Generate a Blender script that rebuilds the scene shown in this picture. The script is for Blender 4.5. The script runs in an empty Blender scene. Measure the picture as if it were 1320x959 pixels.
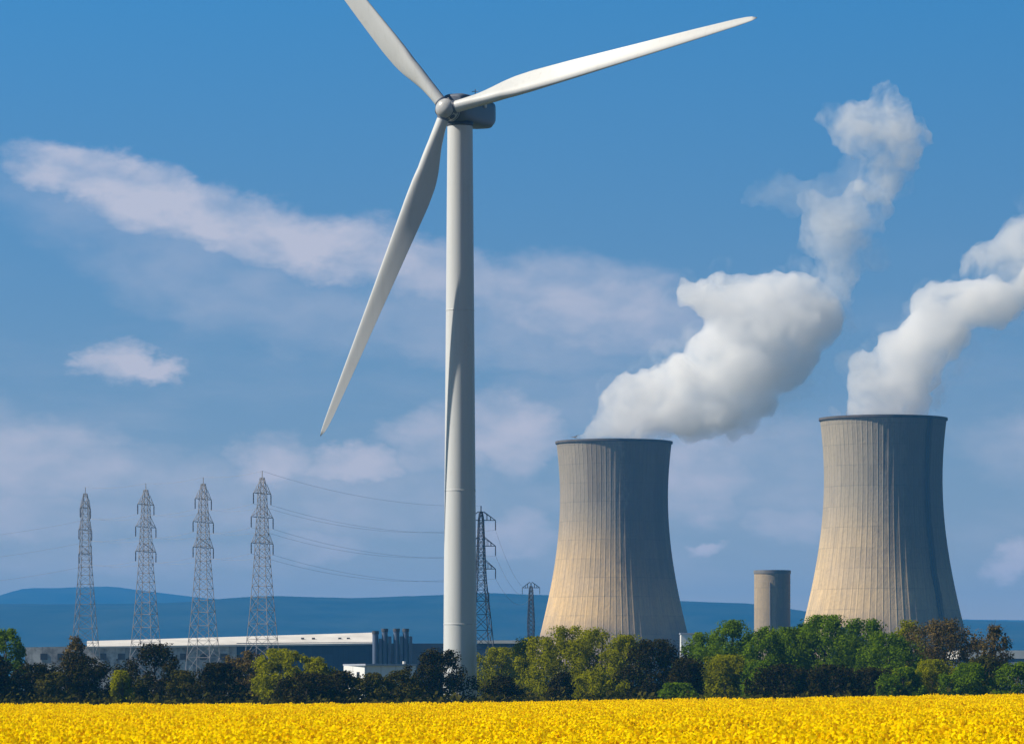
import bpy, bmesh, math, random
import numpy as np
from mathutils import Vector, Matrix, noise

R = math.radians
scene = bpy.context.scene
C = scene.collection

# ------------------------------------------------------------------ camera, sky, sun, exposure
F = 5580.0; CX = 660.0; HY = 885.0; EYE = 2.6        # focal length in photo pixels, horizon row, eye height
cam_d = bpy.data.cameras.new('camera')
cam = bpy.data.objects.new('camera', cam_d); C.objects.link(cam)
cam.location = (0, 0, EYE); cam.rotation_euler = (R(90), 0, 0)
cam_d.sensor_width = 36; cam_d.lens = 36 * F / 1320
cam_d.shift_y = (HY - 479.5) / 1320
cam_d.clip_start = 0.5; cam_d.clip_end = 60000
scene.camera = cam

SUN_EL, SUN_FRONT = 42.0, 6.0                       # sun on the left, a little towards the camera
sdir = Vector((-math.cos(R(SUN_EL)) * math.cos(R(SUN_FRONT)), -math.cos(R(SUN_EL)) * math.sin(R(SUN_FRONT)), math.sin(R(SUN_EL))))
sl = bpy.data.lights.new('sun', 'SUN'); sl.energy = 5.0; sl.angle = R(0.53); sl.color = (1.0, 0.905, 0.76)
so = bpy.data.objects.new('sun', sl); C.objects.link(so)
so.rotation_euler = sdir.to_track_quat('Z', 'Y').to_euler(); so.location = (-200, -100, 300)

vs = scene.view_settings
vs.view_transform = 'Standard'; vs.look = 'None'; vs.gamma = 1.0; vs.exposure = 0.45; vs.use_curve_mapping = False
scene.cycles.volume_bounces = 96
scene.cycles.max_bounces = 98
scene.cycles.diffuse_bounces = 3
scene.cycles.transparent_max_bounces = 16
scene.cycles.volume_step_rate = 1.0
scene.cycles.volume_max_steps = 256

class NT:
    """small helper to wire node trees"""
    def __init__(s, tree): s.t = tree; s.n = tree.nodes; s.l = tree.links
    def node(s, typ, **kw):
        n = s.n.new(typ)
        for k, v in kw.items(): setattr(n, k, v)
        return n
    def put(s, sock, v):
        if hasattr(v, 'is_output') or isinstance(v, bpy.types.NodeSocket): s.l.new(v, sock)
        else: sock.default_value = v
    def m(s, op, a, b=None, c=None, clamp=False):
        n = s.node('ShaderNodeMath', operation=op); n.use_clamp = clamp
        s.put(n.inputs[0], a)
        if b is not None: s.put(n.inputs[1], b)
        if c is not None: s.put(n.inputs[2], c)
        return n.outputs[0]
    def ramp(s, fac, stops, interp='LINEAR'):
        n = s.node('ShaderNodeValToRGB'); n.color_ramp.interpolation = interp
        e = n.color_ramp.elements
        while len(e) < len(stops): e.new(0.5)
        for i, (p, col) in enumerate(stops):
            e[i].position = p; e[i].color = (*col, 1) if len(col) == 3 else col
        s.put(n.inputs[0], fac); return n.outputs[0]
    def mix(s, fac, a, b, blend='MIX'):
        n = s.node('ShaderNodeMix', data_type='RGBA', blend_type=blend)
        s.put(n.inputs[0], fac); s.put(n.inputs[6], a if not isinstance(a, tuple) else (*a, 1)[:4]); s.put(n.inputs[7], b if not isinstance(b, tuple) else (*b, 1)[:4])
        return n.outputs[2]
    def noise(s, vec, scale, detail=4, rough=0.55, dist=0.0):
        n = s.node('ShaderNodeTexNoise'); n.inputs['Scale'].default_value = scale
        n.inputs['Detail'].default_value = detail; n.inputs['Roughness'].default_value = rough; n.inputs['Distortion'].default_value = dist
        if vec is not None: s.l.new(vec, n.inputs['Vector'])
        return n.outputs['Fac']
    def comb(s, x, y, z):
        n = s.node('ShaderNodeCombineXYZ')
        for i, v in enumerate((x, y, z)): s.put(n.inputs[i], v)
        return n.outputs[0]
    def sep(s, v):
        n = s.node('ShaderNodeSeparateXYZ'); s.l.new(v, n.inputs[0]); return n.outputs
    def smooth(s, v, a, b):
        n = s.node('ShaderNodeMapRange', interpolation_type='SMOOTHSTEP')
        s.put(n.inputs[0], v); n.inputs[1].default_value = a; n.inputs[2].default_value = b
        return n.outputs[0]

world = bpy.data.worlds.new('World'); scene.world = world; world.use_nodes = True
w = NT(world.node_tree); w.n.clear()
tc = w.node('ShaderNodeTexCoord').outputs['Generated']
dx, dy, dz = w.sep(tc)
# the sky texture is read a little higher up than the view ray, the deep blue of a dry spring sky
skyv = w.comb(dx, dy, w.m('ADD', w.m('MULTIPLY', dz, 3.2), 0.06))
nrm = w.node('ShaderNodeVectorMath', operation='NORMALIZE'); w.l.new(skyv, nrm.inputs[0])
sky = w.node('ShaderNodeTexSky', sky_type='NISHITA'); sky.sun_disc = False
sky.sun_elevation = R(SUN_EL); sky.sun_rotation = math.atan2(sdir.x, sdir.y)
sky.altitude = 300; sky.air_density = 1.0; sky.dust_density = 0.6; sky.ozone_density = 2.5
w.l.new(nrm.outputs[0], sky.inputs['Vector'])
hs = w.node('ShaderNodeHueSaturation'); hs.inputs['Saturation'].default_value = 1.18; hs.inputs['Value'].default_value = 1.0
w.l.new(sky.outputs[0], hs.inputs['Color'])
az = w.m('MULTIPLY', w.m('ARCTAN2', dx, dy), F)      # angles on the sky dome, in units of 1/5580 rad
el = w.m('MULTIPLY', w.m('ARCSINE', dz), F)
nv = w.comb(w.m('MULTIPLY', az, 0.01), w.m('MULTIPLY', el, 0.018), 0.0)
wa = w.noise(nv, 1.1, 5, 0.6); wb = w.noise(w.comb(w.m('ADD', w.m('MULTIPLY', az, 0.01), 37.0), w.m('MULTIPLY', el, 0.018), 3.0), 1.1, 5, 0.6)
azw = w.m('ADD', az, w.m('MULTIPLY', w.m('SUBTRACT', wa, 0.5), 130.0))
elw = w.m('ADD', el, w.m('MULTIPLY', w.m('SUBTRACT', wb, 0.5), 75.0))
CLOUDS = [  # position on the dome, half length, half height, slope, strength
    (130, 230, 130, 34, 9, .95), (270, 285, 190, 46, 14, 1.0), (430, 320, 170, 44, 10, .95), (560, 350, 130, 46, 12, .6),
    (760, 395, 190, 60, 10, .62), (330, 385, 240, 60, 14, .30), (620, 430, 250, 50, 8, .34), (230, 300, 260, 70, 14, .28),
    (145, 466, 46, 34, 4, 1.0), (200, 480, 46, 20, 0, .85),
    (345, 600, 62, 34, -5, .8), (450, 602, 80, 24, 0, .85), (560, 575, 70, 50, 0, .62), (655, 560, 80, 56, 0, .78), (690, 590, 45, 16, 0, .5),
    (60, 600, 190, 56, 4, .62), (30, 665, 130, 40, 4, .55), (240, 640, 220, 50, 0, .42), (480, 650, 200, 50, 0, .35), (180, 720, 200, 26, 0, .35),
    (905, 620, 70, 55, 8, .6), (897, 706, 32, 12, 0, .9), (655, 688, 55, 34, 0, .7), (1025, 672, 55, 26, 0, .45),
    (1302, 724, 34, 28, 0, .9), (415, 706, 55, 20, 0, .5), (790, 520, 160, 60, 0, .22), (1010, 600, 160, 60, 0, .3),
    (1500, 600, 260, 60, 5, .6), (-260, 520, 260, 60, 5, .7), (-500, 300, 300, 60, -5, .6), (1900, 380, 330, 70, 6, .7),
]
tot = None
for px, py, hl, hh, sl_, st in CLOUDS:
    ca = math.atan((px - CX) / F) * F; ce = math.atan((HY - py) / F) * F
    t = R(sl_); u = w.m('SUBTRACT', azw, ca); v = w.m('SUBTRACT', elw, ce)
    uu = w.m('DIVIDE', w.m('SUBTRACT', w.m('MULTIPLY', u, math.cos(t)), w.m('MULTIPLY', v, math.sin(t))), float(hl))
    vv = w.m('DIVIDE', w.m('ADD', w.m('MULTIPLY', u, math.sin(t)), w.m('MULTIPLY', v, math.cos(t))), float(hh))
    d2 = w.m('ADD', w.m('MULTIPLY', uu, uu), w.m('MULTIPLY', vv, vv))
    e = w.m('MULTIPLY', w.smooth(d2, 1.45, 0.0), st)
    tot = e if tot is None else w.m('MAXIMUM', tot, e)
fine = w.noise(nv, 1.3, 5, 0.5, 0.2)
cl = w.m('MULTIPLY', tot, w.m('ADD', 0.35, w.smooth(fine, 0.10, 0.80)))
veil = w.m('MULTIPLY', w.smooth(w.noise(w.comb(w.m('MULTIPLY', az, 0.003), w.m('MULTIPLY', el, 0.011), 9.0), 1.0, 5, 0.6), 0.40, 0.85), w.m('MULTIPLY', w.smooth(el, 620.0, 200.0), 0.40))
cl = w.m('MINIMUM', w.m('ADD', cl, veil), 1.0)
low = w.m('SUBTRACT', 1.0, w.m('DIVIDE', el, 880.0), clamp=True)
tint = w.mix(low, (0.76, 1.46, 1.46), (2.02, 0.97, 0.53), 'MIX')
skyc = w.mix(1.0, hs.outputs[0], tint, 'MULTIPLY')
skyc = w.mix(w.smooth(dz, 0.17, 0.5), skyc, w.mix(1.0, skyc, (0.22, 0.22, 0.24), 'MULTIPLY'))   # unseen upper sky, deep blue, dimmed to cut the fill light
ccol = w.mix(low, (6.5, 6.1, 6.6), (7.6, 6.4, 6.4))
col = w.mix(w.m('MULTIPLY', cl, 0.68), skyc, ccol)
bg = w.node('ShaderNodeBackground'); bg.inputs['Strength'].default_value = 0.085
w.l.new(col, bg.inputs['Color'])
wo = w.node('ShaderNodeOutputWorld'); w.l.new(bg.outputs[0], wo.inputs['Surface'])

# ------------------------------------------------------------------ helpers
def at(px, py, Y): return Vector(((px - CX) / F * Y, Y, EYE + (HY - py) / F * Y))
def ppm(Y): return F / Y                              # photo pixels per metre at a distance

class MB:
    def __init__(s): s.v = []; s.f = []
    def face(s, pts): b = len(s.v); s.v += [tuple(p) for p in pts]; s.f.append(tuple(range(b, b + len(pts))))
    def box(s, c, size, rz=0.0):
        hx, hy, hz = [q / 2 for q in size]; b = len(s.v); cs, sn = math.cos(rz), math.sin(rz)
        for z in (-hz, hz):
            for x, y in ((-hx, -hy), (hx, -hy), (hx, hy), (-hx, hy)):
                s.v.append((c[0] + x * cs - y * sn, c[1] + x * sn + y * cs, c[2] + z))
        s.f += [tuple(b + i for i in q) for q in ((3, 2, 1, 0), (4, 5, 6, 7), (0, 1, 5, 4), (1, 2, 6, 5), (2, 3, 7, 6), (3, 0, 4, 7))]
    def tube(s, a, b_, r0, r1=None, n=6, cap=True):
        a = Vector(a); b_ = Vector(b_); r1 = r0 if r1 is None else r1
        d = (b_ - a).normalized(); u = d.orthogonal().normalized(); v = d.cross(u); k = len(s.v)
        for p, r in ((a, r0), (b_, r1)):
            for i in range(n):
                t = 2 * math.pi * i / n; s.v.append(tuple(p + (u * math.cos(t) + v * math.sin(t)) * r))
        for i in range(n):
            j = (i + 1) % n; s.f.append((k + i, k + j, k + n + j, k + n + i))
        if cap: s.f.append(tuple(k + i for i in reversed(range(n)))); s.f.append(tuple(k + n + i for i in range(n)))
    def path(s, pts, rs, n=6):
        for i in range(len(pts) - 1): s.tube(pts[i], pts[i + 1], rs[i], rs[i + 1], n)
    def loft(s, rings, cap=True):
        n = len(rings[0]); k = len(s.v)
        for r in rings: s.v += [tuple(p) for p in r]
        for i in range(len(rings) - 1):
            for j in range(n):
                a = k + i * n + j; b = k + i * n + (j + 1) % n; s.f.append((a, b, b + n, a + n))
        if cap: s.f.append(tuple(k + j for j in reversed(range(n)))); s.f.append(tuple(k + (len(rings) - 1) * n + j for j in range(n)))
    def lathe(s, prof, n=48, cap=False):
        s.loft([[(r * math.cos(2 * math.pi * i / n), r * math.sin(2 * math.pi * i / n), z) for i in range(n)] for r, z in prof], cap)
    def build(s, name, mat, parent=None, smooth=False, loc=None):
        me = bpy.data.meshes.new(name); me.from_pydata(s.v, [], s.f); me.validate()
        o = bpy.data.objects.new(name, me); C.objects.link(o); me.materials.append(mat)
        if smooth: me.polygons.foreach_set('use_smooth', [True] * len(me.polygons))
        if parent: o.parent = parent
        if loc is not None: o.location = loc
        return o
def tag(o, label=None, cat=None, group=None, kind=None):
    for k, v in (('label', label), ('category', cat), ('group', group), ('kind', kind)):
        if v: o[k] = v
    return o
def thing(name, loc, label, cat, group=None, rz=0.0):
    o = bpy.data.objects.new(name, None); C.objects.link(o); o.location = loc; o.rotation_euler = (0, 0, rz)
    return tag(o, label, cat, group)
def copy_tree(o, parent=None):
    c = o.copy(); C.objects.link(c); c.parent = parent
    for ch in list(o.children): copy_tree(ch, c)
    return c

def mat(name):
    m = bpy.data.materials.new(name); m.use_nodes = True
    t = NT(m.node_tree); b = t.n['Principled BSDF']; return m, t, b
def simple(name, col, rough=0.6, var=0.12, scale=0.6, metal=0.0, spec=0.4):
    m, t, b = mat(name)
    g = t.node('ShaderNodeTexCoord').outputs['Object']
    f = t.noise(g, scale, 5, 0.6)
    lo = tuple(c * (1 - var) for c in col); hi = tuple(min(1, c * (1 + var)) for c in col)
    t.l.new(t.ramp(f, [(0.3, lo), (0.7, hi)]), b.inputs['Base Color'])
    b.inputs['Roughness'].default_value = rough; b.inputs['Metallic'].default_value = metal
    b.inputs['Specular IOR Level'].default_value = spec
    return m
M_WHITE, t, b = mat('turbine_paint')
g = t.node('ShaderNodeTexCoord').outputs['Object']; gx, gy, gz = t.sep(g)
st_ = t.noise(t.comb(t.m('MULTIPLY', gx, 1.6), t.m('MULTIPLY', gy, 1.6), t.m('MULTIPLY', gz, .05)), 1.3, 5, .65)
pc = t.mix(t.m('MULTIPLY', t.smooth(st_, .5, .8), .35), (.545, .565, .575), (.36, .355, .33))
t.l.new(t.mix(t.m('MULTIPLY', t.smooth(t.noise(g, .5, 5, .7), .55, .8), .22), pc, (.30, .29, .26)), b.inputs['Base Color'])
b.inputs['Roughness'].default_value = .42; b.inputs['Specular IOR Level'].default_value = .4
M_HUB = simple('spinner_paint', (0.40, 0.41, 0.42), 0.35, 0.2, 0.8)
M_NAC = simple('nacelle_paint', (0.11, 0.13, 0.175), 0.4, 0.06, 0.3)
M_DARKM = simple('dark_metal', (0.05, 0.055, 0.07), 0.5)
M_STEEL = simple('galvanised_steel', (0.26, 0.25, 0.26), 0.6, 0.2, 0.3)
M_STEELD = simple('dark_steel', (0.06, 0.065, 0.08), 0.6, 0.2, 0.3)
M_CABLE = simple('cable', (0.24, 0.24, 0.26), 0.6)
M_INS = simple('insulator', (0.08, 0.07, 0.07), 0.3)
M_ROOF = simple('white_cladding', (0.66, 0.64, 0.60), 0.6, 0.16, 0.12)

def concrete(name, tone, shade_stains):
    """board-marked concrete: lift rings, run-down streaks, sooty tone near the rim, weathering, and shade painted on the right side"""
    m, t, b = mat(name)
    g = t.node('ShaderNodeTexCoord').outputs['Object']; x, y, z = t.sep(g)
    ang = t.m('MULTIPLY', t.m('ARCTAN2', y, x), 12.0)
    st = t.noise(t.comb(ang, t.m('MULTIPLY', z, 0.018), 0.0), 2.2, 6, 0.65)
    st2 = t.noise(t.comb(t.m('MULTIPLY', ang, 2.4), t.m('MULTIPLY', z, 0.03), 4.0), 3.0, 3, 0.6)
    big = t.noise(g, 0.035, 5, 0.6)
    fin = t.noise(g, 0.6, 4, 0.7)
    warm, pale, grey = tone
    base = t.mix(t.smooth(z, 96.0, 48.0), grey, warm)
    base = t.mix(t.smooth(t.m('ADD', z, t.m('MULTIPLY', big, 26.0)), 50.0, 36.0), base, pale)
    base = t.mix(t.m('MULTIPLY', t.smooth(st, 0.35, 0.75), 0.36), base, (0.13, 0.125, 0.12))
    base = t.mix(t.m('MULTIPLY', t.smooth(st2, 0.45, 0.7), 0.25), base, (0.16, 0.15, 0.145))
    base = t.mix(t.m('MULTIPLY', t.smooth(big, 0.42, 0.66), 0.28), base, (0.40, 0.34, 0.28))
    base = t.mix(t.m('MULTIPLY', t.smooth(fin, 0.35, 0.75), 0.22), base, (0.15, 0.14, 0.135))
    cell = t.node('ShaderNodeTexWhiteNoise', noise_dimensions='2D')
    t.l.new(t.comb(t.m('FLOOR', t.m('MULTIPLY', t.m('ARCTAN2', y, x), 72 / 6.28318 / 2)), t.m('FLOOR', t.m('MULTIPLY', z, 1 / 9.3)), 0.0), cell.inputs['Vector'])
    base = t.mix(t.m('MULTIPLY', t.smooth(cell.outputs['Value'], .45, 1.0), .13), base, (0.12, 0.115, 0.11))
    lift = t.node('ShaderNodeTexWhiteNoise', noise_dimensions='1D'); t.l.new(t.m('FLOOR', t.m('MULTIPLY', z, 1 / 9.3)), lift.inputs['W'])
    base = t.mix(t.m('MULTIPLY', lift.outputs['Value'], .10), base, (0.14, 0.13, 0.12))
    # horizontal pour joints
    fr = t.m('FRACT', t.m('MULTIPLY', z, 1 / 9.3))
    jn = t.m('MULTIPLY', t.smooth(fr, 0.05, 0.0), t.smooth(t.noise(g, 0.08, 3), 0.35, 0.6))
    base = t.mix(t.m('MULTIPLY', jn, 0.5), base, (0.11, 0.105, 0.10))
    # wide sectors paint shade over weathering, narrow ones are stains; ragged edges, given as (angle, half width, top, bottom, amount)
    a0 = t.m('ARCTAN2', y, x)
    for sa, sw, z1, z0, am in shade_stains:
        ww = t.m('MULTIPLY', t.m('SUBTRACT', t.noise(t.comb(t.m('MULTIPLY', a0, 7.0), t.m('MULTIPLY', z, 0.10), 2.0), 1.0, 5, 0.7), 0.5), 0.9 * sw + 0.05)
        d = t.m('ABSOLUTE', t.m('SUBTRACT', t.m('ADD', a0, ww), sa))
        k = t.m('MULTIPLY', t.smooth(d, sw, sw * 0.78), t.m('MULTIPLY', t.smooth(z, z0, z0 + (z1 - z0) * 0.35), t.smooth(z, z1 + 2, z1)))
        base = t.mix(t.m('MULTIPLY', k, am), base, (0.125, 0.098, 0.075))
    t.l.new(base, b.inputs['Base Color']); b.inputs['Roughness'].default_value = 0.9; b.inputs['Specular IOR Level'].default_value = 0.2
    bp = t.node('ShaderNodeBump'); bp.inputs['Strength'].default_value = 0.5; bp.inputs['Distance'].default_value = 0.4
    t.l.new(fin, bp.inputs['Height']); t.l.new(bp.outputs[0], b.inputs['Normal'])
    return m

# ------------------------------------------------------------------ ground and hills
def rise(X, Y):                                       # the land swells slightly towards the right
    a = X / max(Y, 60.0)
    return 0.62 * max(0.0, min(1.0, (a + 0.02) / 0.14)) * min(1.0, Y / 300.0) - 0.10 * max(0, min(1, -a / 0.12)) * min(1.0, Y / 300.0)
mg, t, b = mat('meadow')
g = t.node('ShaderNodeTexCoord').outputs['Object']
n1 = t.noise(g, 0.02, 6, 0.6); n2 = t.noise(g, 0.9, 5, 0.7)
c1 = t.ramp(n1, [(0.3, (0.035, 0.05, 0.016)), (0.55, (0.05, 0.065, 0.02)), (0.75, (0.085, 0.07, 0.04))])
t.l.new(t.mix(t.m('MULTIPLY', n2, 0.4), c1, (0.03, 0.03, 0.015)), b.inputs['Base Color']); b.inputs['Roughness'].default_value = 1.0
gb = MB(); nx = 80
ys = [-250, 0, 30, 60, 100, 150, 200, 260, 300, 340, 400, 500, 600, 800, 1200, 2000, 3500, 6000, 9000, 12000, 15200]
xs = [-5200 + 10400 * i / nx for i in range(nx + 1)]
xs = sorted(set([x for x in xs if abs(x) > 260] + list(range(-260, 261, 20))))
for yy in ys:
    for xx in xs: gb.v.append((xx, yy, rise(xx, yy) if yy < 340 else rise(xx, 340) * max(0, 1 - (yy - 340) / 400)))
W_ = len(xs)
for j in range(len(ys) - 1):
    for i in range(W_ - 1): k = j * W_ + i; gb.f.append((k, k + 1, k + 1 + W_, k + W_))
tag(gb.build('ground', mg, smooth=True), kind='structure')

mh, t, b = mat('wooded_hills')
g = t.node('ShaderNodeTexCoord').outputs['Object']
t.l.new(t.ramp(t.noise(g, 0.004, 8, 0.65), [(0.35, (0.008, 0.022, 0.02)), (0.65, (0.035, 0.05, 0.035))]), b.inputs['Base Color'])
b.inputs['Roughness'].default_value = 1.0; b.inputs['Specular IOR Level'].default_value = 0.0
def ridge(name, pts, Y0, seed):
    """a range of hills: crest profile given as (pixel column, pixel row), real relief in depth"""
    bb = MB(); cols = 260; rows = 22; X0, X1 = -5000, 5000
    for j in range(rows + 1):
        f = j / rows; yy = Y0 - 1900 + 3000 * f
        for i in range(cols + 1):
            xx = X0 + (X1 - X0) * i / cols
            px = CX + xx / Y0 * F
            row = np.interp(px, [p[0] for p in pts], [p[1] for p in pts])
            H = (HY - row) / F * Y0
            prof = math.sin(min(1, f / 0.633) * math.pi / 2) ** 1.3 if f < 0.633 else math.cos((f - 0.633) / 0.367 * math.pi / 2)
            nz = noise.fractal(Vector((xx / 900, yy / 900, seed)), 1.0, 2.0, 5)
            bb.v.append((xx, yy, max(-0.5, H * prof + nz * H * 0.10 * (1 - abs(f - 0.633)) * (0.12 if abs(f - 0.633) < 0.03 else 1))))
    for j in range(rows):
        for i in range(cols): k = j * (cols + 1) + i; bb.f.append((k, k + 1, k + cols + 2, k + cols + 1))
    return tag(bb.build(name, mh, smooth=True), kind='structure')
ridge('hills', [(-2000, 800), (-600, 784), (0, 777), (200, 775), (290, 771), (360, 769), (460, 773), (560, 770), (680, 768), (800, 770), (880, 774), (960, 778), (1040, 791), (1130, 800), (1320, 803), (2500, 806)], 9500, 1.0)
ridge('hills', [(-2000, 800), (-300, 790), (-20, 776), (10, 764), (35, 757), (150, 756), (210, 763), (260, 769), (400, 780), (1100, 803), (1230, 797), (1400, 799), (2600, 803)], 13700, 7.0)

# ------------------------------------------------------------------ haze: the air between camera and hills
hz = MB(); hz.box((0, 7500, 171.5), (10800, 16200, 346))
m_haze = bpy.data.materials.new('air'); m_haze.use_nodes = True
t = NT(m_haze.node_tree); t.n.clear()
pv = t.node('ShaderNodeVolumePrincipled'); pv.inputs['Color'].default_value = (0.07, 0.40, 0.97, 1); pv.inputs['Density'].default_value = 8.2e-5
pv.inputs['Anisotropy'].default_value = 0.0
ou = t.node('ShaderNodeOutputMaterial'); t.l.new(pv.outputs[0], ou.inputs['Volume'])
m_haze.volume_intersection_method = 'FAST' if hasattr(m_haze, 'volume_intersection_method') else 'FAST'
tag(hz.build('haze', m_haze), kind='stuff')

# ------------------------------------------------------------------ cooling towers
def cooling_tower(name, Y, cxp, prof_px, label, matr, soot_rib):
    s = Y / F; X = (cxp - CX) * s
    root = thing(name, (X, Y, 0), label, 'cooling tower')
    P = sorted([(EYE + (HY - py) * s, wd * s / 2) for py, wd in prof_px])
    zs = [p[0] for p in P]; rs = [p[1] for p in P]
    H = zs[-1]; z0 = 9.0
    # smooth hyperbola through the measured widths
    best = None
    for zt in np.linspace(H * 0.62, H * 0.9, 40):
        A = np.array([[1, (z - zt) ** 2] for z in zs]); bb = np.array([r * r for r in rs])
        sol, res, _, _ = np.linalg.lstsq(A, bb, rcond=None); er = ((A @ sol - bb) ** 2).sum()
        if best is None or er < best[0]: best = (er, zt, sol)
    _, zt, (a2, k2) = best
    rad = lambda z: math.sqrt(max(1, a2 + k2 * (z - zt) ** 2))
    NR = 72; SUB = 6; n = NR * SUB; rings = []
    for i in range(61):
        z = z0 + (H - z0) * i / 60; ring = []
        for j in range(n):
            a = 2 * math.pi * j / n; rr = rad(z) + (0.12 if j % SUB == 0 else 0.0)
            ring.append((rr * math.cos(a), rr * math.sin(a), z))
        rings.append(ring)
    for i in range(12):                               # inner face of the shell mouth
        z = H - (i * 6.0); ring = []
        for j in range(n):
            a = 2 * math.pi * j / n; ring.append(((rad(z) - 0.9) * math.cos(a), (rad(z) - 0.9) * math.sin(a), z))
        rings.append(ring)
    sh = MB(); sh.loft(rings, cap=False); sh.build('shell', matr, root)
    rm = MB(); r = rad(H)
    rm.lathe([(r + 0.1, H - 1.0), (r + 0.6, H - 0.8), (r + 0.6, H + 0.25), (r - 1.1, H + 0.25), (r - 1.1, H - 1.5)], 128)
    rm.build('rim', M_RIMD, root)
    lg = MB(); rb = rad(z0)
    for j in range(40):
        a = 2 * math.pi * j / 40
        for q in (-1, 1):
            a2_ = a + q * math.pi / 40
            lg.tube((rb * math.cos(a) * 1.05, rb * math.sin(a) * 1.05, -0.5), (rb * math.cos(a2_), rb * math.sin(a2_), z0 + 0.4), 0.55, n=6)
    lg.build('support_columns', M_RIM, root)
    ri = MB(); ri.lathe([(rb + 0.9, z0 - 1.2), (rb + 0.9, z0 + 1.6), (rb - 0.6, z0 + 1.6), (rb - 0.6, z0 - 1.2)], 96); ri.build('ring_beam', M_RIM, root)
    if soot_rib:                                      # caged ladder running up the shaded side
        ld = MB(); a = R(-50)
        for i in range(58):
            za, zb = z0 + (H - z0) * i / 58, z0 + (H - z0) * (i + 1) / 58
            for da in (-0.022, 0.022):
                ld.tube(((rad(za) + 1.1) * math.cos(a + da), (rad(za) + 1.1) * math.sin(a + da), za), ((rad(zb) + 1.1) * math.cos(a + da), (rad(zb) + 1.1) * math.sin(a + da), zb), 0.2, n=4, cap=False)
            ld.tube(((rad(za) + 1.1) * math.cos(a - .022), (rad(za) + 1.1) * math.sin(a - .022), za), ((rad(za) + 1.1) * math.cos(a + .022), (rad(za) + 1.1) * math.sin(a + .022), za), 0.14, n=4, cap=False)
        ld.build('ladder', M_DARKM, root)
    return root, H, r
M_RIMD = simple('sooty_rim', (0.09, 0.08, 0.075), 0.9, 0.3, 0.2)
M_RIM = simple('rim_concrete', (0.16, 0.155, 0.155), 0.9, 0.2, 0.2)
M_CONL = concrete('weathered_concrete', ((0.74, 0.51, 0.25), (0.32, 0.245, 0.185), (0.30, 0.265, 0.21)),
                  [(R(-40), R(50), 125, 30, .55), (R(-40), R(42), 125, 4, .25), (R(-112), R(9), 125, 84, .35), (R(-35), R(10), 125, 50, .35)])  # the two wide sectors paint the shaded right side, small ones are stains
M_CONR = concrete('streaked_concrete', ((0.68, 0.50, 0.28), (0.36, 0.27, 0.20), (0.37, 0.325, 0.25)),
                  [(R(-44), R(54), 125, 40, .50), (R(-35), R(44), 125, 4, .35), (R(-47), R(4.5), 125, 10, .9)])  # wide sectors paint the right side's shade, the narrow one is the dark stripe
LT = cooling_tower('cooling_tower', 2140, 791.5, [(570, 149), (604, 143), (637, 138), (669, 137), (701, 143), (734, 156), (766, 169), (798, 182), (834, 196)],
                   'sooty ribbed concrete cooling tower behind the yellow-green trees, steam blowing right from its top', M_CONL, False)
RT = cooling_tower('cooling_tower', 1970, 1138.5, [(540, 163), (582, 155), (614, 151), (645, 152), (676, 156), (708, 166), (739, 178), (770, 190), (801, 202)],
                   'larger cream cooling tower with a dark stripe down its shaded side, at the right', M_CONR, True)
Y = 1930; p = at(995.5, 735, Y)
sroot = thing('concrete_silo', (p.x, Y, 0), 'plain short concrete cylinder standing between the two cooling towers', 'silo')
M_SILO = concrete('silo_concrete', ((0.42, 0.32, 0.20), (0.38, 0.29, 0.19), (0.38, 0.30, 0.20)), [(R(-30), R(56), 60, -20, .5)])  # its one sector paints the shaded right half of the cylinder
rr = 23.3 / ppm(Y)
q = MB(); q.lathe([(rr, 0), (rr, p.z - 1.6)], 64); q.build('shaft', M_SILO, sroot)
q = MB(); q.lathe([(rr + .02, p.z - 1.6), (rr + .25, p.z - 1.5), (rr + .25, p.z), (rr - .6, p.z), (rr - .6, p.z - 1.2), (0.01, p.z - 1.2)], 64); q.build('parapet', M_RIM, sroot)
q = MB()
for i in range(6): q.tube(((rr + .2) * math.cos(R(-100)), (rr + .2) * math.sin(R(-100)), 1 + i * 8.0), ((rr + .2) * math.cos(R(-100)), (rr + .2) * math.sin(R(-100)), 8.9 + i * 8.0), .28, n=6)
q.build('drain_pipe', M_RIM, sroot)

# ------------------------------------------------------------------ wind turbine
TY = 600.0; tx = (593 - CX) / ppm(TY)
tur = thing('wind_turbine', (tx, TY, 0), 'tall white three-bladed wind turbine towering over the tree line', 'wind turbine')
hubz = EYE + (885 - 141) / ppm(TY)
base_r, top_r = 43.5 / 2 / ppm(TY), 32.5 / 2 / ppm(TY)
ztop = hubz - 2.15
q = MB(); q.lathe([(base_r + (top_r - base_r) * ((z / ztop) ** 1.15), z) for z in np.linspace(0.3, ztop, 40)], 72); q.build('tower', M_WHITE, tur, smooth=True)
for fz in (0.14, 0.37, 0.68):
    z = ztop * fz; r0 = base_r + (top_r - base_r) * (fz ** 1.15)
    q = MB(); q.lathe([(r0 - .02, z - .07), (r0 + .035, z - .05), (r0 + .035, z + .05), (r0 - .02, z + .07)], 72); q.build('flange', M_WHITE, tur, smooth=True)
q = MB(); q.lathe([(base_r + .5, 0), (base_r + .5, .3), (base_r - .3, .302)], 48); q.build('foundation', M_RIM, tur)
q = MB(); q.lathe([(top_r + .05, ztop - .25), (top_r + .1, ztop - .1), (top_r + .1, ztop + .3), (top_r - .3, ztop + .3)], 48); q.build('yaw_ring', M_DARKM, tur, smooth=True)
TH, TI, CO, PH = R(23), R(4.5), R(0.3), 10.7
nv_ = Vector((-math.sin(TH) * math.cos(TI), -math.cos(TH) * math.cos(TI), math.sin(TI)))
uv_ = Vector((math.cos(TH), -math.sin(TH), 0)); vv_ = uv_.cross(nv_)
if vv_.z < 0: vv_ = -vv_
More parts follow.
